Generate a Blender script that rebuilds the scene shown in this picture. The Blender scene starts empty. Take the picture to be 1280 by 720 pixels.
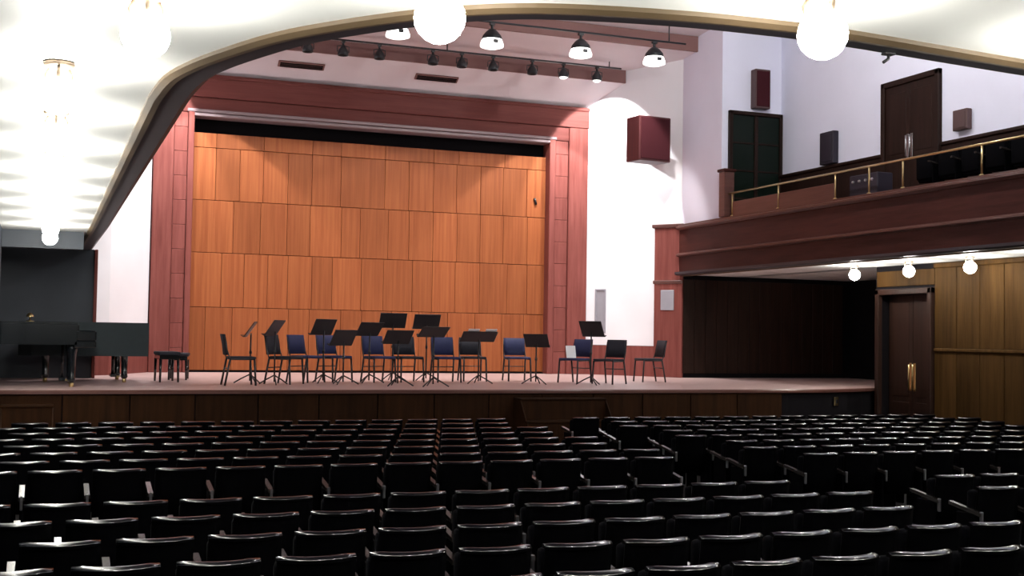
import bpy, bmesh, math, random
from mathutils import Matrix, Vector
random.seed(7)
SC = bpy.context.scene
COL = SC.collection
PI = math.pi
Z0 = 2.08                      # camera height above the auditorium floor
def H(z): return z + Z0

# ------------------------------------------------------------------ camera
cam_d = bpy.data.cameras.new('camera'); cam = bpy.data.objects.new('camera', cam_d); COL.objects.link(cam)
yaw, pitch, roll = math.radians(20.969), math.radians(2.214), math.radians(0.938)
fw = Vector((math.sin(yaw)*math.cos(pitch), math.cos(yaw)*math.cos(pitch), math.sin(pitch)))
rt = Vector((math.cos(yaw), -math.sin(yaw), 0)); up = rt.cross(fw)
r2 = rt*math.cos(roll) + up*math.sin(roll); u2 = -rt*math.sin(roll) + up*math.cos(roll)
mw = Matrix((( r2.x, u2.x, -fw.x, 0), (r2.y, u2.y, -fw.y, 0), (r2.z, u2.z, -fw.z, Z0), (0, 0, 0, 1)))
cam.matrix_world = mw
F_PX = 1520.0
cam_d.sensor_width = 36; cam_d.lens = 36*F_PX/1280; cam_d.clip_start = .05; cam_d.clip_end = 200
SC.camera = cam

# ------------------------------------------------------------------ world, exposure
w = bpy.data.worlds.new('world'); SC.world = w; w.use_nodes = True
w.node_tree.nodes['Background'].inputs[0].default_value = (.02, .02, .025, 1)
w.node_tree.nodes['Background'].inputs[1].default_value = .2
SC.view_settings.view_transform = 'Standard'; SC.view_settings.look = 'None'
SC.view_settings.exposure = 0; SC.view_settings.gamma = 1; SC.view_settings.use_curve_mapping = False
GLOBE_EMIT = 130.0             # opal globes under the gallery soffit
STAGE_W = 410.0                # each hanging stage flood
DOWN_W = 560.0                 # lit small stage spots
HALL_FILL_EMIT = 600.0               # added unseen ceiling globes that brighten the upper walls

# ------------------------------------------------------------------ materials
def nodes(name):
    m = bpy.data.materials.new(name); m.use_nodes = True
    return m, m.node_tree, m.node_tree.nodes['Principled BSDF']
def plain(name, col, rough=.5, metal=0, var=.0, nscale=6, bump=0, spec=.5, coat=0, ior=1.5):
    m, t, b = nodes(name)
    b.inputs['Roughness'].default_value = rough; b.inputs['Metallic'].default_value = metal
    b.inputs['Specular IOR Level'].default_value = spec
    b.inputs['Coat Weight'].default_value = coat; b.inputs['IOR'].default_value = ior
    n = t.nodes.new('ShaderNodeTexNoise'); n.inputs['Scale'].default_value = nscale; n.inputs['Detail'].default_value = 4
    tc = t.nodes.new('ShaderNodeTexCoord'); t.links.new(tc.outputs['Object'], n.inputs['Vector'])
    mx = t.nodes.new('ShaderNodeMix'); mx.data_type = 'RGBA'
    mx.inputs[6].default_value = (*[c*(1-var) for c in col], 1); mx.inputs[7].default_value = (*[min(1, c*(1+var)) for c in col], 1)
    t.links.new(n.outputs['Fac'], mx.inputs[0]); t.links.new(mx.outputs[2], b.inputs['Base Color'])
    if bump:
        bp = t.nodes.new('ShaderNodeBump'); bp.inputs['Strength'].default_value = bump; bp.inputs['Distance'].default_value = .01
        t.links.new(n.outputs['Fac'], bp.inputs['Height']); t.links.new(bp.outputs[0], b.inputs['Normal'])
    return m
def wood(name, ca, cb, scale=(9, 9, .7), rough=.4, rnd=.35, spec=.5, axis_bands=True):
    m, t, b = nodes(name)
    b.inputs['Roughness'].default_value = rough; b.inputs['Specular IOR Level'].default_value = spec
    tc = t.nodes.new('ShaderNodeTexCoord'); mp = t.nodes.new('ShaderNodeMapping'); mp.inputs['Scale'].default_value = scale
    oi = t.nodes.new('ShaderNodeObjectInfo')
    geo = t.nodes.new('ShaderNodeNewGeometry')
    ad = t.nodes.new('ShaderNodeVectorMath'); ad.operation = 'ADD'
    sc = t.nodes.new('ShaderNodeVectorMath'); sc.operation = 'SCALE'; sc.inputs[3].default_value = 37
    t.links.new(oi.outputs['Random'], sc.inputs[0])
    t.links.new(geo.outputs['Position'], ad.inputs[0]); t.links.new(sc.outputs[0], ad.inputs[1])
    t.links.new(ad.outputs[0], mp.inputs['Vector'])
    n = t.nodes.new('ShaderNodeTexNoise'); n.inputs['Scale'].default_value = 1; n.inputs['Detail'].default_value = 5; n.inputs['Roughness'].default_value = .65
    t.links.new(mp.outputs[0], n.inputs['Vector'])
    rp = t.nodes.new('ShaderNodeMapRange'); rp.inputs[1].default_value = .32; rp.inputs[2].default_value = .68
    t.links.new(n.outputs['Fac'], rp.inputs[0])
    mx = t.nodes.new('ShaderNodeMix'); mx.data_type = 'RGBA'; mx.inputs[6].default_value = (*ca, 1); mx.inputs[7].default_value = (*cb, 1)
    t.links.new(rp.outputs[0], mx.inputs[0])
    hv = t.nodes.new('ShaderNodeHueSaturation')
    mr = t.nodes.new('ShaderNodeMapRange'); mr.inputs[3].default_value = 1-rnd; mr.inputs[4].default_value = 1+rnd*.6
    t.links.new(oi.outputs['Random'], mr.inputs[0]); t.links.new(mr.outputs[0], hv.inputs['Value'])
    t.links.new(mx.outputs[2], hv.inputs['Color']); t.links.new(hv.outputs[0], b.inputs['Base Color'])
    bp = t.nodes.new('ShaderNodeBump'); bp.inputs['Strength'].default_value = .08; bp.inputs['Distance'].default_value = .01
    t.links.new(n.outputs['Fac'], bp.inputs['Height']); t.links.new(bp.outputs[0], b.inputs['Normal'])
    return m
def glow(name, col, s, base=(.9, .9, .88)):
    m, t, b = nodes(name)
    b.inputs['Base Color'].default_value = (*base, 1)
    b.inputs['Emission Color'].default_value = (*col, 1); b.inputs['Emission Strength'].default_value = s
    return m
M = dict(
    plaster = plain('white_plaster', (.86, .87, .91), .7, var=.03, nscale=2),
    plaster_hall = plain('pale_lavender_plaster', (.80, .81, .95), .75, var=.04, nscale=1.5),
    soffit = plain('white_soffit_paint', (.84, .85, .82), .6, var=.03, nscale=2),
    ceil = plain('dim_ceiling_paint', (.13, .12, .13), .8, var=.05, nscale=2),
    beige = plain('beige_ceiling_paint', (.82, .77, .80), .7, var=.05, nscale=2),
    riser = plain('shade_brown_ceiling_step', (.22, .11, .10), .7, var=.1, nscale=2),  # brown stands in for shadow on the step faces
    panel = wood('orange_brown_panel_wood', (.23, .062, .021), (.325, .105, .036), (16, 16, .45), .5, .16, .15),
    frame = wood('reddish_frame_wood', (.165, .046, .038), (.24, .076, .064), (14, 14, .8), .5, .08, .12),
    head = wood('reddish_head_wood', (.14, .038, .032), (.20, .062, .053), (.8, 14, 14), .5, .08, .12),
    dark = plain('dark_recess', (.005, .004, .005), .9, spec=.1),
    silver = plain('pale_trim_paint', (.28, .21, .22), .4, var=.05),
    mahog = wood('dark_mahogany', (.044, .0125, .010), (.080, .025, .020), (.7, .7, 9), .45, .15, .12),
    ledge = wood('mahogany_moulding', (.075, .028, .022), (.12, .05, .040), (.7, .7, 14), .3, .1),
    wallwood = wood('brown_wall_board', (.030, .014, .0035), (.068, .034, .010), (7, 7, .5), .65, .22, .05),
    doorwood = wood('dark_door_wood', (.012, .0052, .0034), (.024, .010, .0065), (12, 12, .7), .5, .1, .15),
    endwood = plain('flare_tinted_panelling', (.034, .043, .056), .6, var=.35, nscale=1.2),  # blue-grey tint stands in for lens flare over the dark wood
    gold = plain('gold_brown_trim', (.10, .068, .036), .5, .0, var=.1),
    band = plain('dark_edge_band', (.025, .022, .028), .45, var=.1),
    stage = wood('pinkish_stage_boards', (.50, .35, .33), (.62, .45, .43), (2.5, 14, 14), .4, .05),
    stagefront = wood('dark_brown_stage_front', (.014, .0050, .0014), (.030, .011, .0032), (9, 9, .6), .7, .2, .08),
    floor = plain('black_brown_carpet', (.008, .005, .005), .9, var=.3, nscale=30),
    seat = plain('black_seat_shell', (.0010, .0010, .0014), .7, var=.2, nscale=8, spec=.02),
    fabric = plain('black_seat_fabric', (.0012, .0012, .002), .9, var=.3, nscale=60, spec=.05),
    toprail = plain('glossy_seat_rail', (.003, .003, .005), .20, var=.2, nscale=5, spec=.5, ior=1.85),
    arm = plain('grey_varnished_armrest', (.02, .017, .016), .22, var=.2, nscale=12),
    steel = plain('brushed_steel', (.55, .55, .57), .28, 1.0, var=.05),
    bronze = plain('dull_bronze', (.16, .12, .085), .5, .6, var=.1),
    brass = plain('aged_brass', (.55, .42, .20), .3, 1.0, var=.1),
    black = plain('black_lacquer', (.006, .008, .010), .12, var=.1, coat=.5),
    cover = plain('dark_teal_cover_cloth', (.008, .018, .022), .7, var=.3, nscale=12, bump=.3),
    blackm = plain('black_painted_metal', (.010, .010, .012), .4, var=.1),
    blue = plain('navy_upholstery', (.016, .022, .085), .75, var=.3, nscale=50),
    charcoal = plain('charcoal_upholstery', (.010, .011, .020), .75, var=.3, nscale=50),
    paper = plain('white_paper', (.85, .85, .88), .7, var=.02),
    ivory = plain('ivory_keys', (.75, .72, .65), .3, var=.02),
    speaker = wood('dark_red_cabinet', (.055, .010, .012), (.085, .016, .018), (12, 12, 1), .5, .05),
    cloth = plain('maroon_grille_cloth', (.045, .008, .012), .95, var=.25, nscale=60, spec=.2),
    brownbox = plain('brown_box_paint', (.085, .045, .045), .6, var=.15),
    blackbox = plain('black_box_paint', (.012, .008, .018), .6, var=.15),
    glass = plain('dark_green_window_glass', (.006, .011, .008), .25, var=.2, nscale=3, spec=.12),
    greypanel = plain('grey_metal_panel', (.30, .30, .34), .5, var=.1),
    globe = glow('opal_lit_globe', (1, .97, .90), GLOBE_EMIT),
    hallfill = glow('hall_fill_globe', (1, .97, .95), HALL_FILL_EMIT),
    flood = glow('lit_flood_diffuser', (1, .97, .93), 3.2),
    lens = glow('lit_spot_lens', (1, .97, .93), 4),
    fixture = plain('dark_fixture_metal', (.018, .022, .026), .4, var=.1),
)

# ------------------------------------------------------------------ mesh helpers
class MB:
    def __init__(s): s.v = []; s.f = []; s.mi = []; s.sm = []
    def add(s, vs, fs, mi=0, smooth=False):
        o = len(s.v); s.v += [tuple(p) for p in vs]
        for f in fs: s.f.append([o+i for i in f]); s.mi.append(mi); s.sm.append(smooth)
        return s
    def box(s, x0, x1, y0, y1, z0, z1, mi=0, M_=None):
        vs = [(x, y, z) for z in (z0, z1) for y in (y0, y1) for x in (x0, x1)]
        if M_: vs = [tuple(M_ @ Vector(p)) for p in vs]
        return s.add(vs, [(0,2,3,1),(4,5,7,6),(0,1,5,4),(2,6,7,3),(0,4,6,2),(1,3,7,5)], mi)
    def bbox(s, x0, x1, y0, y1, z0, z1, b=.01, mi=0, M_=None, smooth=False):
        # chamfered box
        bm = bmesh.new(); bmesh.ops.create_cube(bm, size=1)
        for p in bm.verts: p.co = ((x0+x1)/2+p.co.x*(x1-x0), (y0+y1)/2+p.co.y*(y1-y0), (z0+z1)/2+p.co.z*(z1-z0))
        bmesh.ops.bevel(bm, geom=bm.edges[:], offset=b, segments=2 if smooth else 1, affect='EDGES', profile=.5)
        s.from_bm(bm, mi, M_, smooth); return s
    def from_bm(s, bm, mi=0, M_=None, smooth=False):
        bm.verts.index_update()
        s.add([(M_ @ p.co) if M_ else p.co for p in bm.verts], [[q.index for q in f.verts] for f in bm.faces], mi, smooth)
        bm.free(); return s
    def prism(s, pts, z0, z1, mi=0, M_=None):
        n = len(pts)
        a = sum(pts[i][0]*pts[(i+1)%n][1]-pts[(i+1)%n][0]*pts[i][1] for i in range(n))
        if a < 0: pts = pts[::-1]
        vs = [(p[0], p[1], z0) for p in pts] + [(p[0], p[1], z1) for p in pts]
        if M_: vs = [tuple(M_ @ Vector(p)) for p in vs]
        fs = [list(range(n))[::-1], list(range(n, 2*n))] + [(i, (i+1)%n, n+(i+1)%n, n+i) for i in range(n)]
        return s.add(vs, fs, mi)
    def lathe(s, prof, seg=16, mi=0, M_=None, smooth=True, cx=0, cy=0, cz=0):
        n = len(prof); vs = []
        for k in range(seg):
            a = 2*PI*k/seg
            vs += [(cx+r*math.cos(a), cy+r*math.sin(a), cz+z) for r, z in prof]
        if M_: vs = [tuple(M_ @ Vector(p)) for p in vs]
        fs = [(k*n+i, ((k+1)%seg)*n+i, ((k+1)%seg)*n+i+1, k*n+i+1) for k in range(seg) for i in range(n-1)]
        return s.add(vs, fs, mi, smooth)
    def tube(s, pts, r, seg=8, mi=0, caps=True, smooth=True, rs=None):
        pts = [Vector(p) for p in pts]; rings = []; o = len(s.v); prev = None
        for i, p in enumerate(pts):
            d = (pts[min(i+1, len(pts)-1)] - pts[max(i-1, 0)]).normalized()
            a = prev if prev is not None else (Vector((0, 0, 1)) if abs(d.z) < .9 else Vector((1, 0, 0)))
            x = (a - d*a.dot(d)).normalized(); prev = x; y = d.cross(x); rr = rs[i] if rs else r
            s.v += [tuple(p + (x*math.cos(2*PI*k/seg) + y*math.sin(2*PI*k/seg))*rr) for k in range(seg)]
        for i in range(len(pts)-1):
            for k in range(seg):
                s.f.append([o+i*seg+k, o+i*seg+(k+1)%seg, o+(i+1)*seg+(k+1)%seg, o+(i+1)*seg+k]); s.mi.append(mi); s.sm.append(smooth)
        if caps:
            s.f.append([o+k for k in range(seg)][::-1]); s.mi.append(mi); s.sm.append(False)
            e = o+(len(pts)-1)*seg; s.f.append([e+k for k in range(seg)]); s.mi.append(mi); s.sm.append(False)
        return s
    def sweep(s, path, prof, mi=0, smooth=False, z=None, closed_caps=True):
        # path: 2D points; prof: (offset to the left of travel, z), closed polygon
        n = len(prof); o = len(s.v); P = [Vector((p[0], p[1])) for p in path]
        for i, p in enumerate(P):
            d0 = (P[i]-P[i-1]).normalized() if i else (P[1]-P[0]).normalized()
            d1 = (P[i+1]-P[i]).normalized() if i < len(P)-1 else d0
            n0 = Vector((-d0.y, d0.x)); n1 = Vector((-d1.y, d1.x)); nn = (n0+n1).normalized(); nn = nn / max(.4, nn.dot(n0))
            s.v += [(p.x+nn.x*a, p.y+nn.y*a, zz) for a, zz in prof]
        for i in range(len(P)-1):
            for k in range(n):
                s.f.append([o+i*n+k, o+i*n+(k+1)%n, o+(i+1)*n+(k+1)%n, o+(i+1)*n+k]); s.mi.append(mi); s.sm.append(smooth)
        if closed_caps:
            s.f.append([o+k for k in range(n)][::-1]); e = o+(len(P)-1)*n; s.f.append([e+k for k in range(n)])
            s.mi += [mi, mi]; s.sm += [False, False]
        return s
    def mesh(s, name, mats):
        me = bpy.data.meshes.new(name); me.from_pydata(s.v, [], s.f)
        for m in (mats if isinstance(mats, (list, tuple)) else [mats]): me.materials.append(M[m] if isinstance(m, str) else m)
        me.polygons.foreach_set('material_index', s.mi); me.polygons.foreach_set('use_smooth', s.sm)
        bm = bmesh.new(); bm.from_mesh(me); bmesh.ops.recalc_face_normals(bm, faces=bm.faces[:]); bm.to_mesh(me); bm.free()
        me.update(); return me
    def build(s, name, mats, parent=None, loc=None):
        o = bpy.data.objects.new(name, s.mesh(name, mats)); COL.objects.link(o)
        if parent is not None: o.parent = parent
        if loc: o.location = loc
        return o
def tag(o, label=None, cat=None, group=None, kind=None):
    if label: o['label'] = label
    if cat: o['category'] = cat
    if group: o['group'] = group
    if kind: o['kind'] = kind
    return o
def thing(name, label, cat, loc=(0, 0, 0), rz=0, group=None):
    o = bpy.data.objects.new(name, None); COL.objects.link(o); o.empty_display_size = .1
    o.location = loc; o.rotation_euler = (0, 0, rz); return tag(o, label, cat, group)
def struct(o, label, cat=None): return tag(o, label, cat or 'building part', None, 'structure')
def sempty(name, label, cat=None, loc=(0, 0, 0)):
    o = bpy.data.objects.new(name, None); COL.objects.link(o); o.location = loc; return struct(o, label, cat)
def dup(root, loc, rz, label, group=None, parts=True):
    r = root.copy(); COL.objects.link(r); r.location = loc; r.rotation_euler = (0, 0, rz); r['label'] = label
    if group: r['group'] = group
    if parts:
        for ch in root.children:
            c = ch.copy(); COL.objects.link(c); c.parent = r
            for g in ch.children:
                d = g.copy(); COL.objects.link(d); d.parent = c
    return r
def face(dx, dy): return math.atan2(-dx, dy)     # rotation that turns local +Y towards (dx, dy)
ORD = ['', 'first', 'second', 'third', 'fourth', 'fifth', 'sixth', 'seventh', 'eighth', 'ninth', 'tenth', 'eleventh', 'twelfth', 'thirteenth', 'fourteenth']

# ------------------------------------------------------------------ plan (x across the hall, y towards the stage)
WL, WR = -.62, 14.9
STAGE_Z = H(-.9); SOF = H(1.42); SF = 18.8; BACK = 26.4; CEIL = H(6.9)
EDGE_L = [(.55, 23.2), (.59, 18.0), (.59, 12.0), (.59, 7.66), (.625, 7.01), (.724, 6.55), (.87, 6.126), (1.0, 5.82), (1.154, 5.562), (1.437, 5.2), (1.722, 4.94),
          (2.03, 4.784), (2.546, 4.67), (3.0, 4.635), (3.44, 4.645), (4.584, 4.775), (5.8, 4.89), (7.0, 4.93)]
EDGE_R = [(14-a, b) for a, b in EDGE_L[::-1][1:-1]] + [(13.45, 24.3)]
def catmull(P, n=4):
    out = []
    for i in range(len(P)-1):
        p0, p1, p2, p3 = [Vector(P[min(max(k, 0), len(P)-1)]) for k in (i-1, i, i+1, i+2)]
        m = n if (p2-p1).length < 2.5 else 1
        for k in range(m):
            t = k/m
            q = .5*((2*p1)+(p2-p0)*t+(2*p0-5*p1+4*p2-p3)*t*t+(3*p1-p0-3*p2+p3)*t**3) if m > 1 else p1
            out.append((q.x, q.y))
    return out+[tuple(P[-1])]
EL2 = EDGE_L[:3]+catmull(EDGE_L[3:])
EDGE = EL2 + [(14-a, b) for a, b in EL2[::-1][1:-1]] + [(13.45, 24.3)]

# ---- floor
fl = MB().box(WL-2.2, WR+.2, -1.8, 19.0, -.15, 0).build('floor', 'floor'); struct(fl, 'dark carpeted auditorium floor between and under the seat rows', 'floor')
# ---- stage
stage_pts = [(-2.6, SF), (12.6, SF), (13.4, SF+.08), (14.1, SF+.28), (14.6, SF+.5), (WR, SF+.58), (18.0, SF+.6), (18.0, 27.2), (-2.6, 27.2)]
st = sempty('floor_stage', 'raised wooden stage floor with a dark panelled front', 'stage')
MB().prism(stage_pts, STAGE_Z-.05, STAGE_Z).build('stage_deck', 'stage', st)
fpath = stage_pts[:6]
MB().sweep([(p[0], p[1]) for p in fpath], [(-.05, STAGE_Z-.06), (.06, STAGE_Z-.06), (.06, STAGE_Z-.002), (-.03, STAGE_Z-.002), (-.05, STAGE_Z-.02)]).build('nosing', 'ledge', st)
MB().sweep(fpath, [(.02, 0), (.10, 0), (.10, STAGE_Z-.06), (.02, STAGE_Z-.06)]).build('stage_front_backing', 'dark', st)
x = -2.55
while x < 12.3:                                   # separate front boards
    MB().bbox(x+.008, x+.93, SF-.012, SF+.02, .12, STAGE_Z-.075, .006).build('front_board', 'stagefront', st); x += .938
MB().box(-2.6, 12.6, SF-.02, SF+.03, 0, .11).build('kickboard', 'stagefront', st)

# ---- outer walls
wl = MB().box(WL-.2, WL, -1.8, 19.0, 0, SOF, 0).box(WL-.2, WL, -1.8, 19.0, SOF, CEIL, 1).box(-2.8, -2.6, 19.0, 23.4, 0, SOF, 0).box(-2.8, WL-.2, 18.9, 19.0, 0, SOF, 0)
wl.box(-.9, -.7, 23.4, 24.5, SOF, CEIL, 1).box(WL-.2, WL, 19.0, 24.5, SOF, CEIL, 1)
struct(wl.build('wall_left', ['endwood', 'plaster_hall']), 'left side wall of the hall, dark panelled below the gallery', 'wall')
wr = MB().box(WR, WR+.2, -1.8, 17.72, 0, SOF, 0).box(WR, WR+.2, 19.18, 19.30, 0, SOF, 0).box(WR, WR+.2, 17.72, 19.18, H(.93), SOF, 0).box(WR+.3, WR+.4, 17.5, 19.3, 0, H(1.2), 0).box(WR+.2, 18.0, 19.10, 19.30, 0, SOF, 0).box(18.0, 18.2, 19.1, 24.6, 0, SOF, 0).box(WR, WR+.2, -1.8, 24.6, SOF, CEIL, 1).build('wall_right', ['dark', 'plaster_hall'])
struct(wr, 'right side wall, brown boards below the gallery and pale plaster above', 'wall')
struct(MB().box(WL-.2, WR+.2, -2.0, -1.8, 0, CEIL).build('wall_rear', 'wallwood'), 'rear wall of the hall behind the photographer', 'wall')
struct(MB().box(WL-.4, WR+.4, -2.0, 22.0, CEIL, CEIL+.2).build('ceiling', 'ceil'), 'high main ceiling over the middle of the hall', 'ceiling')
# boards of the right wall under the gallery (door between 17.70 and 19.20)
ZR = H(-.14)
def boards(y0, y1, wd):
    y = y0
    while y < y1-.02:
        e = min(y+wd, y1)
        MB().bbox(WR-.022, WR+.01, y+.006, e-.006, .14, ZR-.035, .005).build('board', 'wallwood', wr)
        MB().bbox(WR-.022, WR+.01, y+.006, e-.006, ZR+.035, SOF-.10, .005).build('board', 'wallwood', wr)
        y = e
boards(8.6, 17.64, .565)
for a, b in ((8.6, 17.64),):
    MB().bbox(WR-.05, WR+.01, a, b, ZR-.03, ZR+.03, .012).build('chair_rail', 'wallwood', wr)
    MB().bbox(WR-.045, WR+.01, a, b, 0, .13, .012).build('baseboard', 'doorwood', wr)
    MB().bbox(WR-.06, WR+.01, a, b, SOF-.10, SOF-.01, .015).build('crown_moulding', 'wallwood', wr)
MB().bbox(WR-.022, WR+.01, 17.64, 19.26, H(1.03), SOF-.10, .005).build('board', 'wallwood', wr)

# ---- gallery: slab, soffit, fascia, ledge
def gal_poly(y_end_l, y_end_r):
    return [(WL-2.0, 23.2), (WL-2.0, 19.0), (WL, 19.0), (WL, -1.8), (WR, -1.8), (WR, 19.3), (18.0, 19.3), (18.0, 24.3)] + EDGE[::-1]
ga = sempty('ceiling_gallery', 'white underside of the U-shaped gallery that runs round the hall', 'gallery')
MB().prism(gal_poly(0, 0), SOF, SOF+.12).build('soffit', 'soffit', ga)
MB().prism(gal_poly(0, 0), SOF+.12, H(2.46)).build('gallery_slab', 'mahog', ga)
MB().sweep(EDGE, [(-.045, SOF-.02), (-.01, SOF-.035), (.03, SOF-.03), (.04, SOF), (.04, SOF+.02), (-.045, SOF+.02)]).build('edge_trim', 'gold', ga)
MB().sweep(EDGE, [(.035, SOF-.015), (.17, SOF-.015), (.21, SOF+.01), (.21, SOF+.06), (.035, SOF+.06)]).build('edge_band', 'band', ga)
MB().sweep(EDGE, [(-.05, SOF+.05), (.09, SOF+.05), (.11, SOF+.42), (-.05, SOF+.42)]).build('lower_fascia', 'mahog', ga)
MB().sweep(EDGE, [(-.05, SOF+.40), (.15, SOF+.41), (.185, SOF+.435), (.185, SOF+.455), (.13, SOF+.49), (-.05, SOF+.49)]).build('middle_moulding', 'ledge', ga)
MB().sweep(EDGE, [(-.05, SOF+.48), (.10, SOF+.48), (.10, H(2.44)), (-.05, H(2.44))]).build('upper_fascia', 'mahog', ga)
MB().sweep(EDGE, [(-.12, H(2.43)), (.14, H(2.43)), (.19, H(2.47)), (.19, H(2.50)), (.14, H(2.52)), (.14, H(2.555)), (-.12, H(2.575))]).build('ledge', 'ledge', ga)

# ---- end walls, returns, splayed stage walls
struct(MB().box(-2.7, .80, 23.2, 23.4, 0, SOF).bbox(.80, .86, 23.15, 23.45, STAGE_Z, SOF, .01, 1).build('wall_left_end', ['endwood', 'frame']), 'dark panelled wall closing the space under the left gallery', 'wall')
bx = MB().box(WL-1.9, .5, 19.05, 19.3, H(1.16), SOF)
struct(bx.build('trim_1', 'endwood'), 'dark downstand beam across the left gallery ceiling', 'beam')
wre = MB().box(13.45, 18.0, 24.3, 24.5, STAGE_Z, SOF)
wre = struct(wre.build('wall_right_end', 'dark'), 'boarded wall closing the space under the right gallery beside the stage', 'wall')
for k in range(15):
    MB().bbox(13.46+k*.288, 13.74+k*.288, 24.27, 24.32, STAGE_Z+.1, SOF-.1, .005).build('board', 'doorwood', wre)  # darker door wood stands in for the shade of the wing
def spl_wall(name, pts, label, right):
    # pts: plan polyline from the frame outwards
    out = [(p[0]+(.25 if right else -.25), p[1]+.05) for p in pts[::-1]]
    o = MB().prism(pts+out, H(-.2), H(7.3)).build(name, 'plaster'); struct(o, label, 'wall')
    MB().prism([(p[0]-(.02 if right else -.02), p[1]-.01) for p in pts]+out, STAGE_Z, H(-.21)).build('wainscot', 'frame', o)
    return o
A = Vector((12.0, 26.42)); B = Vector((13.45, 24.3))
wsr = spl_wall('wall_stage_right', [tuple(A), tuple(B)], 'white splayed wall at the right of the stage', True)
wsl = spl_wall('wall_stage_left', [(2.0, 26.42), (1.15, 24.75), (.45, 24.2)], 'white splayed wall at the left of the stage', False)
sd = (B-A).normalized(); sn = Vector((sd.y, -sd.x)); sn = -sn if sn.y > 0 else sn     # normal towards the audience
def on_splay(t, off=0): p = A+(B-A)*t+sn*off; return p
SPM = Matrix(((sd.x, -sn.x, 0, A.x), (sd.y, -sn.y, 0, A.y), (0, 0, 1, 0), (0, 0, 0, 1)))   # local x along the wall, -y towards the hall
L_s = (B-A).length
tr = MB()
tr.bbox(L_s*.73, L_s+.02, -.07, .0, STAGE_Z, H(2.52), .01, M_=SPM)
pil = struct(tr.build('trim_2', 'frame'), 'tall reddish wood panel at the end of the right stage wall', 'panel')
MB().bbox(L_s*.71, L_s+.05, -.11, .0, H(2.50), H(2.585), .012, M_=SPM).build('cap_moulding', 'ledge', pil)
MB().bbox(L_s*.72, L_s+.02, -.09, .0, H(1.22), H(1.30), .012, M_=SPM).build('band_moulding', 'ledge', pil)
MB().bbox(L_s*.80, L_s*.93, -.09, -.065, H(.62), H(1.08), .008, M_=SPM).build('notice_board', 'greypanel', pil)
o = MB().bbox(.28, .32, -.03, .01, H(.08), H(1.12), .005, M_=SPM).bbox(.53, .57, -.03, .01, H(.08), H(1.12), .005, M_=SPM).bbox(.32, .53, -.03, .01, H(1.08), H(1.12), .005, M_=SPM)
o = o.build('panel_frame', 'greypanel', wsr)
MB().box(.32, .53, -.012, .004, H(.08), H(1.08), M_=SPM).build('slot_panel', 'greypanel', wsr)
# return wall above the gallery ledge and gallery end wall with the window
struct(MB().box(13.42, 13.62, 22.6, 24.32, H(2.5), H(7.3)).build('wall_return', 'plaster_hall'), 'narrow pale wall between the gallery end and the white stage wall', 'wall')
struct(MB().box(13.62, WR, 22.601, 22.8, H(2.4), H(7.3)).build('wall_gallery_end', 'plaster_hall'), 'pale end wall of the right gallery around the dark window', 'wall')
wn = sempty('window_1', 'dark green window with two leaves on the gallery end wall', 'window', (0, 0, 0))
MB().bbox(13.57, 13.65, 22.52, 22.62, H(2.45), H(4.9), .01).bbox(14.83, 14.90, 22.52, 22.62, H(2.45), H(4.9), .01).bbox(13.57, 14.90, 22.52, 22.62, H(4.82), H(4.9), .01).bbox(14.20, 14.28, 22.53, 22.62, H(2.45), H(4.82), .01).build('window_frame', 'doorwood', wn)
for a, b in ((13.65, 14.20), (14.28, 14.83)):
    MB().box(a, b, 22.57, 22.60, H(2.45), H(4.82)).build('pane', 'glass', wn)
    for zz in (3.0, 3.6, 4.2): MB().box(a, b, 22.55, 22.58, H(zz), H(zz+.03)).build('glazing_bar', 'doorwood', wn)
# wainscot of the gallery along the right wall
tw = MB().bbox(WR-.05, WR+.01, -1.5, 17.45, H(2.46), H(3.5), .01).bbox(WR-.08, WR+.01, -1.5, 17.45, H(3.5), H(3.57), .015)
tw.bbox(WR-.05, WR+.01, 19.13, 22.6, H(2.46), H(3.5), .01).bbox(WR-.08, WR+.01, 19.13, 22.6, H(3.5), H(3.57), .015)
struct(tw.build('trim_3', 'doorwood'), 'dark wainscot along the gallery wall under the pale plaster', 'wainscot')

# ---- doors
def double_door(name, label, y0, y1, z0, z1, hz0, hz1, hmat, rec=0):
    WR = 14.9
    d = sempty(name, label, 'door')
    f = .11
    MB().bbox(WR-.09, WR+.01, y0, y0+f, z0, z1, .012).bbox(WR-.09, WR+.01, y1-f, y1, z0, z1, .012).bbox(WR-.09, WR+.01, y0, y1, z1-f, z1, .012).build('door_frame', 'doorwood', d)
    ym = (y0+y1)/2; WR = 14.9+rec
    for s, a, b in ((-1, y0+f, ym-.004), (1, ym+.004, y1-f)):
        lf = MB().bbox(WR-.05, WR+.01, a, b, z0+.01, z1-f, .006).build('door_leaf', 'doorwood', d)
        MB().bbox(WR-.058, WR-.045, a+.1, b-.1, z0+.25, z0+.95, .006).bbox(WR-.058, WR-.045, a+.1, b-.1, z0+1.05, z1-f-.14, .006).build('raised_panel', 'doorwood', lf)
        yh = ym+s*.055
        MB().tube([(WR-.05, yh, hz0+.03), (WR-.10, yh, hz0+.03), (WR-.10, yh, hz1-.03), (WR-.05, yh, hz1-.03)], .017, 8).bbox(WR-.062, WR-.05, yh-.03, yh+.03, hz0, hz1, .003).build('pull_handle', hmat, lf)
double_door('door_1', 'tall dark wooden double door on the upper gallery wall', 17.48, 19.10, H(2.46), H(4.915), H(3.40), H(3.85), 'steel')
double_door('door_2', 'dark wooden double door with brass pulls under the right gallery', 17.66, 19.24, 0.0, H(.98), H(-.92), H(-.40), 'brass', .22)

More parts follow.
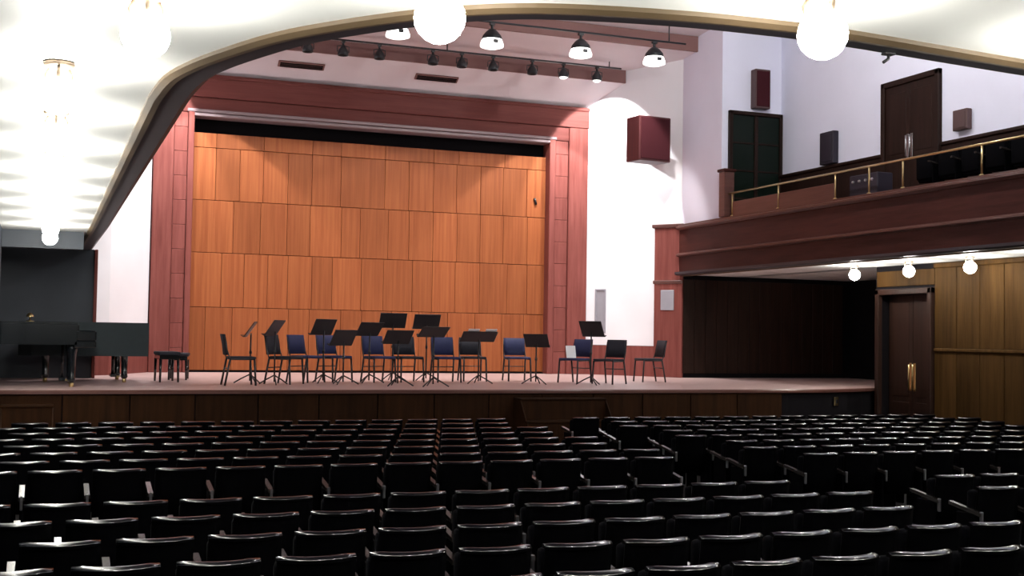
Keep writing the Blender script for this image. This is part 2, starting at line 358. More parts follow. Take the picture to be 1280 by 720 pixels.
# ---- stage back wall: frame and panels
wb = MB().box(1.7, 12.3, BACK+.42, BACK+.6, STAGE_Z, H(7.3)).build('wall_back', 'dark'); struct(wb, 'stage back wall clad in orange-brown wooden panels', 'wall')
IL, IR, PY = 2.86, 11.02, BACK+.25
rows = [(-.86, .49, [2.60, 3.19, 3.76, 4.31, 4.97, 5.43, 6.14, 6.61, 7.31, 7.95, 8.64, 9.3, 9.97, 10.52, 11.2]),
        (.49, 1.66, [2.60, 3.51, 3.99, 4.5, 4.94, 5.47, 5.93, 6.59, 7.1, 7.78, 8.25, 8.8, 9.4, 10.09, 10.59, 11.2]),
        (1.66, 2.79, [2.60, 3.74, 4.32, 4.9, 5.41, 6.11, 6.54, 7.19, 7.68, 8.25, 8.83, 9.4, 9.97, 10.58, 11.2]),
        (2.79, 3.92, [2.60, 3.34, 3.85, 4.36, 4.9, 5.43, 6.08, 7.09, 7.66, 8.24, 8.8, 9.39, 9.95, 10.55, 11.2]),
        (3.92, 4.24, [2.60, 3.34, 4.36, 5.43, 6.08, 7.09, 8.24, 8.85, 9.98, 11.2])]
for z0, z1, xs in rows:
    for a, b in zip(xs, xs[1:]):
        dp = random.uniform(-.006, .006)
        MB().bbox(a+.0035, b-.0035, PY+dp, PY+.05, H(z0)+.005, H(z1)-.005, .005).build('panel', 'panel', wb)
MB().box(2.6, 11.25, PY+.05, PY+.09, STAGE_Z, H(4.25)).build('panel_backing', 'dark', wb)
MB().box(2.6, 11.25, PY-.02, PY+.03, STAGE_Z, H(-.87)).build('base_strip', 'dark', wb)
MB().tube([(10.78, PY-.03, H(3.10)), (10.74, PY-.03, H(3.25))], .03, 6).build('wall_hook', 'blackm', wb)
fr = sempty('trim_4', 'broad reddish wooden frame around the panelled stage back wall', 'frame')
def jamb(x0, x1, inner_right):
    s = 1 if inner_right else -1           # direction towards the opening
    a, b = (x0, x1) if inner_right else (x1, x0)
    def seg(f0, f1): p, q = a+(b-a)*f0, a+(b-a)*f1; return min(p, q), max(p, q)
    p, q = seg(0, .50); MB().bbox(p, q, BACK-.04, BACK+.42, STAGE_Z, H(4.95), .015).build('outer_jamb', 'frame', fr)
    z = STAGE_Z; p, q = seg(.51, .84)
    while z < H(4.6):
        e = min(z+.52, H(4.62)); MB().bbox(p, q, BACK+.02, BACK+.42, z+.0025, e-.0025, .006).build('jamb_block', 'frame', fr); z = e
    p, q = seg(.85, 1.0); MB().bbox(p, q, BACK-.02, BACK+.42, STAGE_Z, H(4.64), .015).build('inner_bead', 'silver' if 0 else 'frame', fr)
jamb(2.02, IL-.02, True); jamb(IR, 12.0, False)
MB().bbox(2.02, 12.02, BACK-.04, BACK+.42, H(4.96), H(5.40), .015).build('head_board', 'head', fr)
MB().bbox(2.02, 12.02, BACK-.08, BACK+.42, H(5.36), H(5.45), .02).build('head_cornice', 'head', fr)
MB().bbox(2.45, 11.57, BACK+.01, BACK+.42, H(4.625), H(4.955), .012).build('head_board', 'head', fr)
MB().bbox(IL-.17, IR+.17, BACK-.03, BACK+.42, H(4.63), H(4.70), .014).build('head_bead', 'silver', fr)
MB().bbox(IL-.02, IR+.02, BACK-.01, BACK+.42, H(4.55), H(4.62), .014).build('head_bead', 'silver', fr)

# ---- stage ceiling in steps
cs = sempty('ceiling_stage', 'stepped beige ceiling panels above the stage', 'ceiling')
def slab(y0, z0, y1, z1, th, name, mat, x0=.4, x1=13.6):
    MB().add([(x0, y0, z0), (x1, y0, z0), (x1, y1, z1), (x0, y1, z1), (x0, y0, z0+th), (x1, y0, z0+th), (x1, y1, z1+th), (x0, y1, z1+th)],
             [(0,1,2,3),(4,7,6,5),(0,4,5,1),(1,5,6,2),(2,6,7,3),(3,7,4,0)]).build(name, mat, cs)
slab(26.5, H(5.44), 25.55, H(5.98), .06, 'ceiling_panel', 'beige', 1.6, 12.55)
slab(25.6, H(5.96), 25.55, H(6.25), .01, 'ceiling_step', 'riser', 1.6, 12.55)
MB().box(1.6, 12.56, 25.53, 25.58, H(5.95), H(6.25)).build('ceiling_step', 'riser', cs)
slab(25.58, H(6.25), 23.7, H(6.40), .06, 'ceiling_panel', 'beige')
MB().box(.4, 13.6, 23.66, 23.72, H(6.38), H(6.72)).build('ceiling_step', 'riser', cs)
slab(23.72, H(6.72), 21.6, H(6.86), .06, 'ceiling_panel', 'beige')
slab(26.9, H(7.2), 20.0, H(7.2), .06, 'ceiling_cover', 'ceil', -.8, 15.1)
for n_, (xa, ya) in enumerate(((5.0, 25.95), (8.05, 25.95))):
    v = thing('ceiling_vent', ['dark slotted vent on the sloping ceiling, left of the two', 'dark slotted vent on the sloping ceiling, right of the two'][n_], 'vent', (xa, ya, H(5.735)), group='vents above the stage')
    v.rotation_euler = (-math.atan2(.54, .95), 0, 0)
    MB().bbox(-.5, .5, -.09, .09, -.02, .02, .006).build('vent_frame', 'riser', v)
    for k in range(3): MB().box(-.46, .46, -.06+k*.05, -.03+k*.05, -.03, -.015).build('slat', 'dark', v)

# ------------------------------------------------------------------ gallery lamps
def soffit_lamp_mesh():
    r = thing('soffit_lamp', '', 'lamp')
    MB().lathe([(0, 0), (.075, 0), (.085, -.012), (.07, -.03), (.03, -.04), (0, -.04)], 16).build('canopy', 'bronze', r)
    for k in range(3):
        a = k*2*PI/3+.5
        MB().tube([(.055*math.cos(a), .055*math.sin(a), -.03), (.075*math.cos(a), .075*math.sin(a), -.065), (.06*math.cos(a), .06*math.sin(a), -.115)], .011, 6).build('bracket_arm', 'bronze', r)
    MB().lathe([(.045, -.10), (.06, -.105), (.06, -.13), (.045, -.135)], 14).build('collar', 'bronze', r)
    R_ = .102; pr = [(max(.0005, R_*math.sin(t*PI/10)), -.182+R_*math.cos(t*PI/10)) for t in range(11)]
    MB().lathe(pr, 18).build('globe', 'globe', r)
    return r
lamp0 = soffit_lamp_mesh(); used = False
def lamp(x_, y_, label, group):
    global used
    if not used:
        lamp0.location = (x_, y_, SOF); lamp0['label'] = label; lamp0['group'] = group; used = True; return lamp0
    return dup(lamp0, (x_, y_, SOF), 0, label, group)
for k in range(8):
    lamp(.03, 17.95-1.578*k, 'lit globe lamp under the left gallery, %s from the dark end wall' % ORD[k+1], 'globe lamps under the left gallery')
rear = [(.36, 5.30), (1.41, 4.52), (2.91, 4.12), (4.5, 4.15), (6.1, 4.25), (7.7, 4.25), (9.3, 4.15), (10.9, 4.12), (12.5, 4.5)]
for k, (a, b) in enumerate(rear):
    lab = {0: 'globe lamp where the left and rear gallery undersides meet', 1: 'glaring globe lamp above the stage lights at top centre', 2: 'glaring globe lamp at top right, left of the upper door'}.get(k, 'lit globe lamp under the rear gallery, %s after the top right one' % ORD[max(1, k-2)])
    lamp(a, b, lab, 'globe lamps under the rear gallery')
for k, yy in enumerate((19.04, 17.50, 15.98, 14.45, 12.9, 11.4, 9.9, 8.4, 6.9)):
    lamp(14.2, yy, 'lit globe lamp under the right gallery, %s from the stage end' % ORD[k+1], 'globe lamps under the right gallery')
# globes added out of view on the main ceiling to brighten upper walls
hl0 = None
for j, yy in enumerate((3.5,)):
    for i, xx in enumerate((3.4, 7.0, 10.6)):
        lab = 'added unseen globe on the high ceiling above the rear gallery, %s' % ( ('left', 'middle', 'right')[i])
        if hl0 is None:
            hl0 = thing('ceiling_fill_lamp', lab, 'lamp', (xx, yy, CEIL), group='added fill lamps on the main ceiling')
            MB().lathe([(0, 0), (.09, 0), (.09, -.02), (.03, -.05), (.03, -.12), (0, -.12)], 12).build('canopy', 'brass', hl0)
            MB().lathe([(max(.0005, .12*math.sin(t*PI/8)), -.22+.12*math.cos(t*PI/8)) for t in range(9)], 14).build('globe', 'hallfill', hl0)
        else: dup(hl0, (xx, yy, CEIL), 0, lab)
for side, xx in (('right', 11.3),):
    for j, yy in enumerate((11.0, 14.5, 18.0)):
        dup(hl0, (xx, yy, CEIL), 0, 'added unseen globe on the high ceiling towards the %s gallery, %s from the rear' % (side, ORD[j+1]), 'added fill lamps on the main ceiling')

# ------------------------------------------------------------------ stage lights
def spot(parent, name, loc, target, watts, size, blend, rad, col=(1, .95, .9)):
    d = bpy.data.lights.new(name, 'SPOT'); d.energy = watts; d.spot_size = math.radians(size); d.spot_blend = blend; d.shadow_soft_size = rad; d.color = col
    o = bpy.data.objects.new(name, d); COL.objects.link(o); o.location = loc
    o.rotation_euler = (Vector(target)).to_track_quat('-Z', 'Y').to_euler(); o.parent = parent; return o
pp = thing('lighting_pipe', 'thin dark lighting pipe carrying the small stage spotlights', 'pipe', (0, 25.05, H(6.16)))
MB().tube([(2.1, 0, 0), (12.2, 0, 0)], .02, 8).build('pipe', 'fixture', pp)
for xx in (4.0, 8.0, 11.9): MB().tube([(xx, 0, 0), (xx, 0, .14)], .015, 6).build('hanger', 'fixture', pp)
K = 6.0/6.2
xs1 = [2.30, 3.20, 4.35, 4.95, 5.70, 6.49, 7.68, 8.34, 9.07, 10.0, 10.76, 11.59]
def small_spot(lab, x_, lit):
    t = thing('stage_spotlight', lab, 'spotlight', (x_, 25.05, H(6.16)), group='small stage spotlights on the pipe')
    MB().tube([(0, 0, -.022), (0, 0, -.13)], .025, 8).box(-.035, .035, -.035, .035, -.06, -.021).build('clamp', 'fixture', t)
    MB().lathe([(.0, -.12), (.04, -.12), (.06, -.16), (.10, -.22), (.115, -.28), (.115, -.33), (.10, -.335), (.095, -.30)], 14).build('housing', 'fixture', t)
    MB().lathe([(.0005, -.37 if lit else -.305), (.06, -.36 if lit else -.305), (.097, -.325 if lit else -.305), (.097, -.30)], 14).build('lens', 'lens' if lit else 'dark', t)
    MB().tube([(-.125, 0, -.26), (-.125, 0, -.14), (0, 0, -.11), (.125, 0, -.14), (.125, 0, -.26)], .012, 6).build('yoke', 'fixture', t)
    return t
for i, xx in enumerate(xs1):
    lit = i >= 10 or i < 2  # the two leftmost lit spots are added, unseen, to whiten the left wall
    lab = ('small dark stage spotlight, %s from the left on the pipe' % ORD[i+1]) if not lit else ('small lit stage spotlight, %s on the pipe' % {10: 'second from right', 11: 'rightmost', 0: 'leftmost, added out of sight,', 1: 'second from left, added out of sight,'}[i])
    t = small_spot(lab, xx, lit)
    if lit: spot(t, 'spot_light', (0, 0, -.42), ({11: .5, 10: .05, 0: -.5, 1: -.05}[i], .6 if i in (0, 11) else .15, -1), DOWN_W, 94 if i in (0, 11) else 84, .12, .05, (1, .98, .98))
pf = thing('lighting_batten', 'thin dark batten carrying the large hanging stage floods', 'pipe', (0, 22.75, H(6.27)))
MB().tube([(1.5, 0, 0), (12.6, 0, 0)], .022, 8).build('pipe', 'fixture', pf)
for xx in (2.2, 7.0, 12.2): MB().tube([(xx, 0, 0), (xx, 0, .50)], .015, 6).build('hanger', 'fixture', pf)
xs2 = [2.2, 4.25, 6.25, 8.2, 10.15, 11.85]
lab2 = ['large stage flood nearest the left gallery edge, hidden by it', 'large stage flood second from left, behind the gallery edge', 'large lit stage flood peeping beside the glaring top globe',
        'large lit stage flood right of the glaring top globe', 'large lit stage flood second from the right', 'large lit stage flood at the right, nearest the white wall']
for i, xx in enumerate(xs2):
    t = thing('stage_flood', lab2[i], 'floodlight', (xx, 22.75, H(6.27)), group='large stage floods on the batten')
    MB().tube([(0, 0, -.03), (0, 0, -.16)], .03, 8).box(-.05, .05, -.04, .04, -.07, -.023).build('clamp', 'fixture', t)
    MB().lathe([(0, -.15), (.06, -.15), (.12, -.20), (.185, -.28), (.21, -.36), (.19, -.36), (.165, -.29), (.0, -.24)], 18).build('shade', 'fixture', t)
    MB().lathe([(.20, -.355), (.235, -.45), (.235, -.50), (.15, -.53), (.0005, -.54)], 18).build('diffuser', 'flood', t)
    MB().bbox(-.05, .05, -.25, -.225, -.47, -.40, .008).build('latch', 'fixture', t)
    cx = 7.0
    spot(t, 'flood_light', (0, 0, -.60), ((7.0-xx)*.10, 2.5, -4.3), STAGE_W, 84, .22, .12, (1, .93, .88))

# ------------------------------------------------------------------ loudspeaker and wall boxes
ls = thing('loudspeaker', 'large dark red loudspeaker box mounted on the white stage wall', 'loudspeaker', (12.53, 24.18, H(3.915)), face(.12, -1))
MB().bbox(-.42, .42, -.35, .18, 0, 1.0, .015).build('cabinet', 'speaker', ls)
MB().bbox(-.38, .38, .175, .20, .04, .96, .01).build('grille', 'cloth', ls)
MB().bbox(-.38, -.26, -.98, -.34, .40, .60, .01).build('wall_bracket', 'blackm', ls)
sp = thing('column_speaker', 'narrow brown column speaker on the wall above the dark window', 'loudspeaker', (14.31, 22.6, H(4.97)))
MB().bbox(-.19, .19, -.20, 0, 0, .85, .015).build('cabinet', 'brownbox', sp)
MB().bbox(-.16, .16, -.215, -.195, .04, .81, .006).build('grille', 'cloth', sp)
b1 = thing('wall_cabinet', 'black narrow box on the pale wall between window and door', 'box', (WR, 20.75, H(3.585)))
MB().bbox(-.14, 0, -.23, .23, 0, .66, .012).build('body', 'blackbox', b1); MB().bbox(-.155, -.135, -.19, .19, .05, .61, .006).build('front', 'blackbox', b1)
b2 = thing('wall_speaker', 'small square brown box on the pale wall right of the upper door', 'box', (WR, 16.9, H(3.70)))
MB().bbox(-.12, 0, -.18, .18, 0, .36, .012).build('body', 'brownbox', b2); MB().bbox(-.135, -.115, -.145, .145, .035, .325, .006).build('front', 'brownbox', b2)

# ------------------------------------------------------------------ gallery rail, gallery seats
gr = thing('gallery_rail', 'thin brass handrail on posts above the right gallery ledge', 'railing', (13.42, 0, H(2.575)))
MB().tube([(0, 8.0, .485), (0, 22.28, .485)], .022, 8).build('handrail', 'brass', gr)
for yy in (9.4, 11.2, 13.0, 14.85, 16.7, 17.6, 18.58, 20.43, 22.15):
    MB().tube([(0, yy, -.01), (0, yy, .485)], .017, 8).lathe([(.04, -.005), (.04, .012), (.02, .025)], 10, cy=yy).build('post', 'brass', gr)
for a, b in ((20.46, 22.12), (18.61, 20.40)):
    MB().bbox(-.012, .012, a, b, .0, .30, .006).build('infill_panel', 'ledge', gr)
nw = thing('newel_post', 'square wooden post where the gallery rail meets the end wall', 'post', (13.44, 22.42, H(2.575)))
MB().bbox(-.12, .12, -.12, .12, 0, .96, .012).build('shaft', 'ledge', nw); MB().bbox(-.15, .15, -.15, .15, .96, 1.02, .012).build('cap', 'mahog', nw)
cb = thing('monitor_box', 'black box with pale knobs behind the gallery rail below the upper door', 'box', (13.80, 18.05, H(2.47)))
MB().bbox(-.17, .17, -.40, .40, 0, .52, .015).build('case', 'blackbox', cb)
for k in range(4): MB().lathe([(0, 0), (.028, 0), (.024, .03), (0, .03)], 10, M_=Matrix.Translation((-.17, -.27+k*.18, .40)) @ Matrix.Rotation(-PI/2, 4, 'Y')).build('knob', 'steel', cb)

# auditorium seat, local +Y towards the stage
def arc(n, half, sag, y0): return [(-half+2*half*i/n, y0+sag*((-half+2*half*i/n)/half)**2) for i in range(n+1)]
def make_seat():
    r = thing('auditorium_seat', '', 'seat')
    n = 8; out = arc(n, .222, .085, -.09); inn = arc(n, .205, .080, -.045)
    mb = MB(); vs = []; fs = []
    for (zz, lean) in ((.36, .05), (.60, .015), (.835, -.015)):
        vs += [(a, b+lean, zz) for a, b in out] + [(a, b+lean, zz) for a, b in inn]
    m_ = n+1
    for l in range(2):
        o0, o1 = l*2*m_, (l+1)*2*m_
        for i in range(n):
            fs += [(o0+i, o0+i+1, o1+i+1, o1+i), (o0+m_+i+1, o0+m_+i, o1+m_+i, o1+m_+i+1)]
        fs += [(o0, o1, o1+m_, o0+m_), (o0+n, o0+m_+n, o1+m_+n, o1+n)]
    for i in range(n): fs += [(i, m_+i, m_+i+1, i+1)]
    mb.add(vs, fs, 0, True).build('backrest', 'seat', r)
    prof = [(-.030, .812), (-.030, .830), (-.008, .8405), (.016, .846), (.034, .842), (.034, .812)]
    k_ = len(prof); vs = []; fs = []; fm = []
    for i, ((a, b), (_, c)) in enumerate(zip(out, inn)):
        e = 1.0 if 0 < i < n else .8
        vs += [(a, (b+c)/2-.015+y*e, .812+(z-.812)*e) for y, z in prof]
    tr_ = MB()
    for j in range(k_):
        top = 1 if j in (1, 2, 3) else 0
        tr_.add(vs if j == 0 else [], [], 0)
        for i in range(n):
            tr_.f.append([i*k_+j, i*k_+(j+1)%k_, (i+1)*k_+(j+1)%k_, (i+1)*k_+j]); tr_.mi.append(0 if top else 1); tr_.sm.append(bool(top))
    tr_.f += [list(range(k_)), [n*k_+j for j in range(k_)]]; tr_.mi += [1, 1]; tr_.sm += [False, False]
    tr_.build('top_rail', ['toprail', 'seat'], r)
    MB().bbox(-.20, .20, .045, .125, .36, .74, .025, smooth=True).build('cushion', 'fabric', r)
    MB().bbox(-.215, .215, .06, .15, .40, .80, .03, smooth=True).build('tip_up_seat', 'fabric', r)
    arm_part(r, -1); return r
def arm_part(r, s):
    xx = s*.265
    a = MB().add([(xx-.025, -.10, .60), (xx+.025, -.10, .60), (xx+.025, .28, .66), (xx-.025, .28, .66), (xx-.022, -.10, .63), (xx+.022, -.10, .63), (xx+.022, .28, .69), (xx-.022, .28, .69)],
             [(0,3,2,1),(4,5,6,7),(0,1,5,4),(1,2,6,5),(2,3,7,6),(3,0,4,7)]).build('armrest', 'arm', r)
    MB().bbox(xx-.014, xx+.014, -.05, .20, 0, .61, .008).build('standard', 'seat', r)
    MB().bbox(xx-.011, xx+.011, -.115, -.085, .52, .64, .004).build('bracket', 'steel', r)
seat0 = make_seat()
FR = [11.31+.81*k for k in range(8)]; RR = [9.2, 8.38, 7.56, 6.74, 5.92]
def cproj(p):
    d = Vector(p)-Vector((0, 0, Z0)); z = d.dot(fw)
    return (640+F_PX*d.dot(r2)/z, 360-F_PX*d.dot(u2)/z) if z > .2 else (9e9, 9e9)
first = True; nseat = 0; RIGHT_ARM = []
def place(x_, y_, lab, last):
    global first, nseat
    if first: s = seat0; s.location = (x_, y_, 0); s['label'] = lab; s['group'] = 'black auditorium seats in rows'; first = False
    else: s = dup(seat0, (x_, y_, 0), 0, lab, 'black auditorium seats in rows')
    if last: RIGHT_ARM.append(s)
    nseat += 1
for blk, ys in (('front', FR), ('rear', RR)):
    for k, yy in enumerate(ys):
        typA = (k % 2 == 1)
        rown = ('%s row from the stage' % ORD[8-k]) if blk == 'front' else ('%s row behind the cross aisle' % ORD[k+1])
        if rown.startswith('first row from'): rown = 'row nearest the stage'
        for side in (0, 1):
            c0 = ((-.145 if typA else -.41) if side == 0 else (7.75 if typA else 8.0))
            for i in range(13):
                xx = c0+.53*i
                q = cproj((xx, yy, .86))
                if not (-45 < q[0] < 1345 and q[1] < 760): continue
                n_ = 13-i if side == 0 else i+1
                place(xx, yy, 'black auditorium seat, %s %s of the centre aisle, %s' % (ORD[n_], 'left' if side == 0 else 'right', rown), i == 12)
for s in RIGHT_ARM: arm_part(s, 1)
print('seats', nseat)

# gallery seats behind the right rail
gs = [(13.95, 9.6+.55*i) for i in range(14)]
for i, (a, b) in enumerate(gs):
    dup(seat0, (a+.1, b, H(2.46)-.10), face(-1, 0), 'dark gallery seat behind the right rail, %s from the black box' % ORD[14-i], 'seats in the right gallery')

# ------------------------------------------------------------------ stage furniture
def make_chair(mat):
    t = thing('stacking_chair', '', 'chair')
    MB().bbox(-.22, .22, -.20, .23, .43, .475, .018, smooth=True).build('seat', mat, t)
    vs = []; fs = []; n = 6
    for zz, yy in ((.50, -.222), (.68, -.245), (.84, -.28)):
        for th in (0, -.03): vs += [(-.21+.42*i/n, yy+th-.02*(1-((i-n/2)/(n/2))**2), zz) for i in range(n+1)]
    m_ = n+1
    for l in range(2):
        a, b = l*2*m_, (l+1)*2*m_
        for i in range(n): fs += [(a+i, a+i+1, b+i+1, b+i), (a+m_+i+1, a+m_+i, b+m_+i, b+m_+i+1)]
        fs += [(a, b, b+m_, a+m_), (a+n, a+m_+n, b+m_+n, b+n)]
    for i in range(n): fs += [(i, m_+i, m_+i+1, i+1), (4*m_+i, 4*m_+i+1, 5*m_+i+1, 5*m_+i)]
    MB().add(vs, fs, 0, True).build('backrest', mat, t)
    for s in (-1, 1):
        MB().tube([(s*.215, .20, .44), (s*.225, .23, 0)], .017, 8).build('leg', 'blackm', t)
        MB().tube([(s*.215, -.19, .44), (s*.225, -.27, 0)], .017, 8).build('leg', 'blackm', t)
        MB().tube([(s*.215, .20, .43), (s*.215, -.19, .43), (s*.215, -.25, .60), (s*.21, -.285, .80)], .0125, 8).build('back_frame', 'blackm', t)
    MB().tube([(-.215, -.215, .28), (.215, -.215, .28)], .009, 6).build('stretcher', 'blackm', t)
    return t
chB, chC = make_chair('blue'), make_chair('charcoal')
CH = [(3.02, 20.35, 1, 0, 'C', 'black stacking chair seen side-on, leftmost of the stage chairs'),
      (3.86, 20.85, .75, -.65, 'C', 'black stacking chair just right of the leftmost chair, beside a low stand'),
      (4.38, 21.6, .6, -.8, 'B', 'navy stacking chair, third from the left on stage'),
      (4.92, 21.75, .45, -.9, 'B', 'navy stacking chair, fourth from the left on stage'),
      (5.72, 21.65, .25, -.97, 'B', 'navy stacking chair below the left of the two tallest stands'),
      (6.30, 21.75, .1, -1, 'C', 'black stacking chair between the two tallest music stands'),
      (7.02, 21.7, 0, -1, 'B', 'navy stacking chair left of the stand with white sheets'),
      (7.72, 22.2, -.1, -1, 'C', 'black stacking chair behind the stand with white sheets'),
      (8.68, 22.3, -.12, -1, 'B', 'navy stacking chair standing alone right of the stand with sheets'),
      (9.56, 21.5, -.85, -.5, 'B', 'navy chair turned left, just left of the right tall stand'),
      (10.05, 21.0, -.85, -.55, 'C', 'black chair turned left, right of the right tall stand'),
      (11.42, 22.0, -1, .05, 'C', 'black chair turned left, rightmost on the stage')]
u_ = {'B': False, 'C': False}
for a, b, dx, dy, kind, lab in CH:
    src = chB if kind == 'B' else chC
    if not u_[kind]:
        src.location = (a, b, STAGE_Z); src.rotation_euler = (0, 0, face(dx, dy)); src['label'] = lab; src['group'] = 'stacking chairs on the stage'; u_[kind] = True
    else: dup(src, (a, b, STAGE_Z), face(dx, dy), lab, 'stacking chairs on the stage')
def stand(x_, y_, hz, dx, dy, lab, tilt=.35, wd=.5, papers=0):
    # desk faces local -Y
    t = thing('music_stand', lab, 'music stand', (x_, y_, STAGE_Z), face(-dx, -dy), 'black music stands on the stage')
    for k in range(3):
        a = k*2*PI/3+.5
        MB().tube([(0, 0, .16), (.14*math.cos(a), .14*math.sin(a), .09), (.27*math.cos(a), .27*math.sin(a), .012)], .012, 6).build('foot', 'blackm', t)
    MB().tube([(0, 0, .05), (0, 0, hz-.06)], .014, 8).build('pole', 'blackm', t)
    MB().lathe([(.0, hz*.55), (.024, hz*.55), (.024, hz*.55+.05), (.0, hz*.55+.05)], 8).build('clutch', 'blackm', t)
    Mt = Matrix.Translation((0, -.02, hz)) @ Matrix.Rotation(-tilt, 4, 'X')
    dk = MB().bbox(-wd/2, wd/2, 0, .014, -.15, .17, .005, M_=Mt).build('desk', 'blackm', t)
    MB().bbox(-wd/2, wd/2, -.055, .0, -.155, -.143, .003, M_=Mt).build('lip', 'blackm', dk)
    for k in range(papers):
        pa = MB().bbox(-wd/2+.03+k*(wd/2), -wd/2+.03+k*(wd/2)+.21, -.012, -.004, -.14, .225, .001, M_=Mt).build('sheet_music', 'paper')
        pa.matrix_world = Matrix.Translation((x_, y_, STAGE_Z)) @ Matrix.Rotation(face(-dx, -dy), 4, 'Z')
        tag(pa, lab.replace('black music stand', 'white sheet')[:0] + ('white sheet of music, %s, on the stand %s' % (('left', 'right')[k], lab.split('stand ', 1)[1])), 'sheet', 'sheets of music on the stands')
    return t
stand(3.28, 20.95, .92, -1, .25, 'black music stand in front of the leftmost side-on chair', .6)
stand(3.62, 20.53, .95, -.8, .5, 'black music stand just left of the second chair', .6)
stand(4.58, 21.15, .98, -.5, .85, 'black music stand behind the third and fourth chairs', .5)
stand(4.80, 20.55, .80, -.45, .9, 'low black music stand before the fourth chair', .55)
stand(5.42, 21.2, .96, -.35, .93, 'black music stand between fourth and fifth chairs', .7)
stand(6.12, 22.2, 1.13, 0, 1, 'tall black music stand at the rear, left of the tallest pair', .5, .52)
stand(6.80, 22.25, 1.12, 0, 1, 'tall black music stand at the rear, right of the tallest pair', .5, .52)
stand(5.60, 19.95, .83, -.15, 1, 'black music stand nearest the stage front, left', .75)
stand(6.15, 19.7, .93, -.1, 1, 'black music stand nearest the stage front, right', 1.0)
stand(7.40, 20.95, .86, .05, 1, 'black music stand with two white sheets at centre right', .95, .66, 2)
stand(8.45, 20.75, .80, .6, .8, 'black music stand right of the lone navy chair', .7, .46)
stand(9.42, 20.45, 1.03, .85, .5, 'tall black music stand standing between two chairs turned left', .45)
pa = MB().bbox(-.10, .10, -.012, 0, 0, .24, .002).build('sheet_music', 'paper'); pa.matrix_world = Matrix.Translation((9.66, 20.9, STAGE_Z+.475)) @ Matrix.Rotation(-.25, 4, 'X')
tag(pa, 'white paper folder on the chair left of the right tall stand', 'sheet')
pa.location = (9.45, 21.42, STAGE_Z+.478)

# grand pianos: local +X is the keyboard end, straight side at -Y
def piano(x_, y_, rz, ln, lab, raised):
    t = thing('grand_piano', lab, 'piano', (x_, y_, STAGE_Z), rz, 'grand pianos at the left of the stage')
    wd = 1.46
    o = [(0, -wd/2), (0, wd/2)]
    for k in range(15):
        f = k/14; xx = -.45-(ln-.45)*f
        yy = wd/2 - (wd*.62)*(3*f*f-2*f**3)
        o.append((xx, yy))
    for k in range(1, 6):
        a = k/6*PI/2; o.append((-ln-.10*math.sin(a)*1.0+.0, o[16][1]-(o[16][1]+wd/2)*(k/6)))
    o.append((-ln+.1, -wd/2))
    rim = [(p[0]-.16 if p[0] == 0 else p[0], p[1]) for p in o]
    MB().prism(rim, .64, .95).build('rim', 'black', t)
    MB().prism([(p[0]*1.006+.0, p[1]*1.012) for p in rim], .955, .985).build('lid', 'black', t)
    MB().bbox(-.20, .12, -wd/2, wd/2, .60, .70, .012).build('keybed', 'black', t)
    for s in (-1, 1): MB().bbox(-.18, .12, s*(wd/2-.035)-.04, s*(wd/2-.035)+.04, .70, .86, .02).build('cheek', 'black', t)
    MB().bbox(-.17, -.13, -wd/2+.07, wd/2-.07, .72, .95, .01).build('fallboard', 'black', t)
    MB().bbox(-.12, .09, -wd/2+.08, wd/2-.08, .70, .735, .004).build('keyboard', 'ivory', t)
    for k in range(30): MB().bbox(-.12, -.01, -wd/2+.12+k*.0425, -wd/2+.14+k*.0425, .735, .748, .002).build('black_key', 'blackm', t) if k % 7 not in (2, 6) else None
    for (a, b) in ((-.22, -wd/2+.12), (-.22, wd/2-.12), (-ln+.30, -wd/2+.38)):
        lg = MB().lathe([(0, .64), (.075, .64), (.08, .58), (.06, .50), (.05, .14), (.06, .10), (.045, .07), (0, .07)], 10, cx=a, cy=b).build('leg', 'black', t)
        MB().lathe([(0, .075), (.03, .075), (.035, .035), (.03, 0), (0, 0)], 10, cx=a, cy=b).build('caster', 'brass', lg)
    ly = MB().tube([(-.35, -.10, .64), (-.35, -.10, .12)], .018, 8).tube([(-.35, .10, .64), (-.35, .10, .12)], .018, 8).bbox(-.40, -.30, -.15, .15, .07, .13, .01).build('pedal_lyre', 'black', t)
    for k in (-1, 0, 1): MB().bbox(-.31, -.17, k*.07-.012, k*.07+.012, .075, .09, .003).build('pedal', 'brass', ly)
    if raised:
        MB().prism([(p[0]*1.02+(.31 if p[0] > -.2 else 0), p[1]*1.03) for p in rim], .44, 1.0).build('quilted_cover', 'cover', t)
    return t
piano(.62, 20.35, 0.0, 2.1, 'black grand piano at the far left, cut off by the frame', False)
piano(1.46, 22.05, 0.04, 1.75, 'grand piano under a dark teal cover, beside the benches', True)
def bench(x_, y_, rz, lab, z):
    t = thing('piano_bench', lab, 'bench', (x_, y_, STAGE_Z), rz, 'piano benches')
    MB().bbox(-.18, .18, -.36, .36, z-.06, z, .02, smooth=True).build('seat_pad', 'charcoal', t)
    MB().bbox(-.165, .165, -.34, .34, z-.13, z-.06, .006).build('apron', 'black', t)
    for sx in (-1, 1):
        for sy in (-1, 1): MB().tube([(sx*.145, sy*.31, z-.12), (sx*.15, sy*.32, 0)], .02, 8, rs=[.026, .018]).build('leg', 'black', t)
    return t
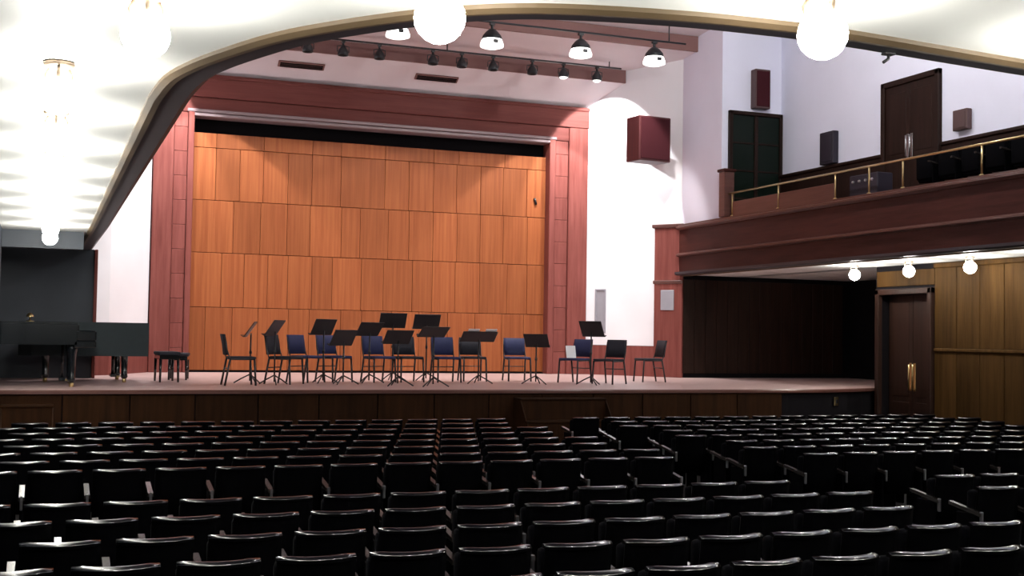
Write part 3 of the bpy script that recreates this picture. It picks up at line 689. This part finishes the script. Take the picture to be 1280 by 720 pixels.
bench(1.98, 21.75, .05, 'padded black piano bench right of the pianos, the nearer one', .52)
bench(2.28, 22.75, -.15, 'padded black piano bench right of the pianos, the farther one', .48)
lm = thing('desk_lamp', 'small brass lamp standing on the far left piano', 'lamp', (-.22, 20.3, STAGE_Z+.985))
MB().lathe([(0, 0), (.06, 0), (.06, .012), (.012, .02), (.012, .09), (0, .09)], 12).build('base', 'brass', lm)
MB().lathe([(.055, .075), (.05, .10), (.02, .135), (0, .135)], 12).build('shade', 'brass', lm)

# steps up to the stage
def steps(x0, x1, lab, n=3, top=H(-1.03)):
    t = thing('stage_steps', lab, 'steps', ((x0+x1)/2, SF-.04, 0)); hw = (x1-x0)/2
    for k in range(n):
        z = top*(n-k)/n; y = -.30*(k+1)
        MB().bbox(-hw, hw, y-.02, y+.30, z-.03, z, .006).build('tread', 'stagefront', t)
        MB().box(-hw+.01, hw-.01, y, y+.02, 0, z-.03).build('riser', 'stagefront', t)
    for s in (-1, 1): MB().prism([(-.005, 0), (-.005, top-.03), (-.30, top-.03), (-.30*n, top/n-.03), (-.30*n, 0)], 0, .02, M_=Matrix(((0, 0, 1, s*(hw-.01)-.01), (1, 0, 0, 0), (0, 1, 0, 0), (0, 0, 0, 1)))).build('stringer', 'stagefront', t)
    return t
steps(7.25, 8.8, 'dark brown wooden steps leading up to the middle of the stage front')
steps(-.55, .15, 'dark wooden steps at the far left of the stage front', top=H(-1.10))
pl = thing('socket_plate', 'small brass socket plate at the right end of the stage front', 'socket', (13.72, SF+.15, .95), .35)
MB().bbox(-.06, .06, -.03, 0, -.08, .08, .006).build('plate', 'brass', pl); MB().bbox(-.025, .025, -.04, -.025, -.035, .035, .004).build('socket', 'blackm', pl)

hk = thing('edge_hook', 'small dark hook hanging under the gallery edge above the upper door', 'hook', (3.80, 4.84, SOF-.015))
MB().tube([(0, 0, 0), (0, 0, -.03), (-.03, 0, -.05)], .008, 6).build('hook', 'blackm', hk)
MB().bbox(-.03, .03, -.02, .02, -.012, 0, .003).build('plate', 'blackm', hk)
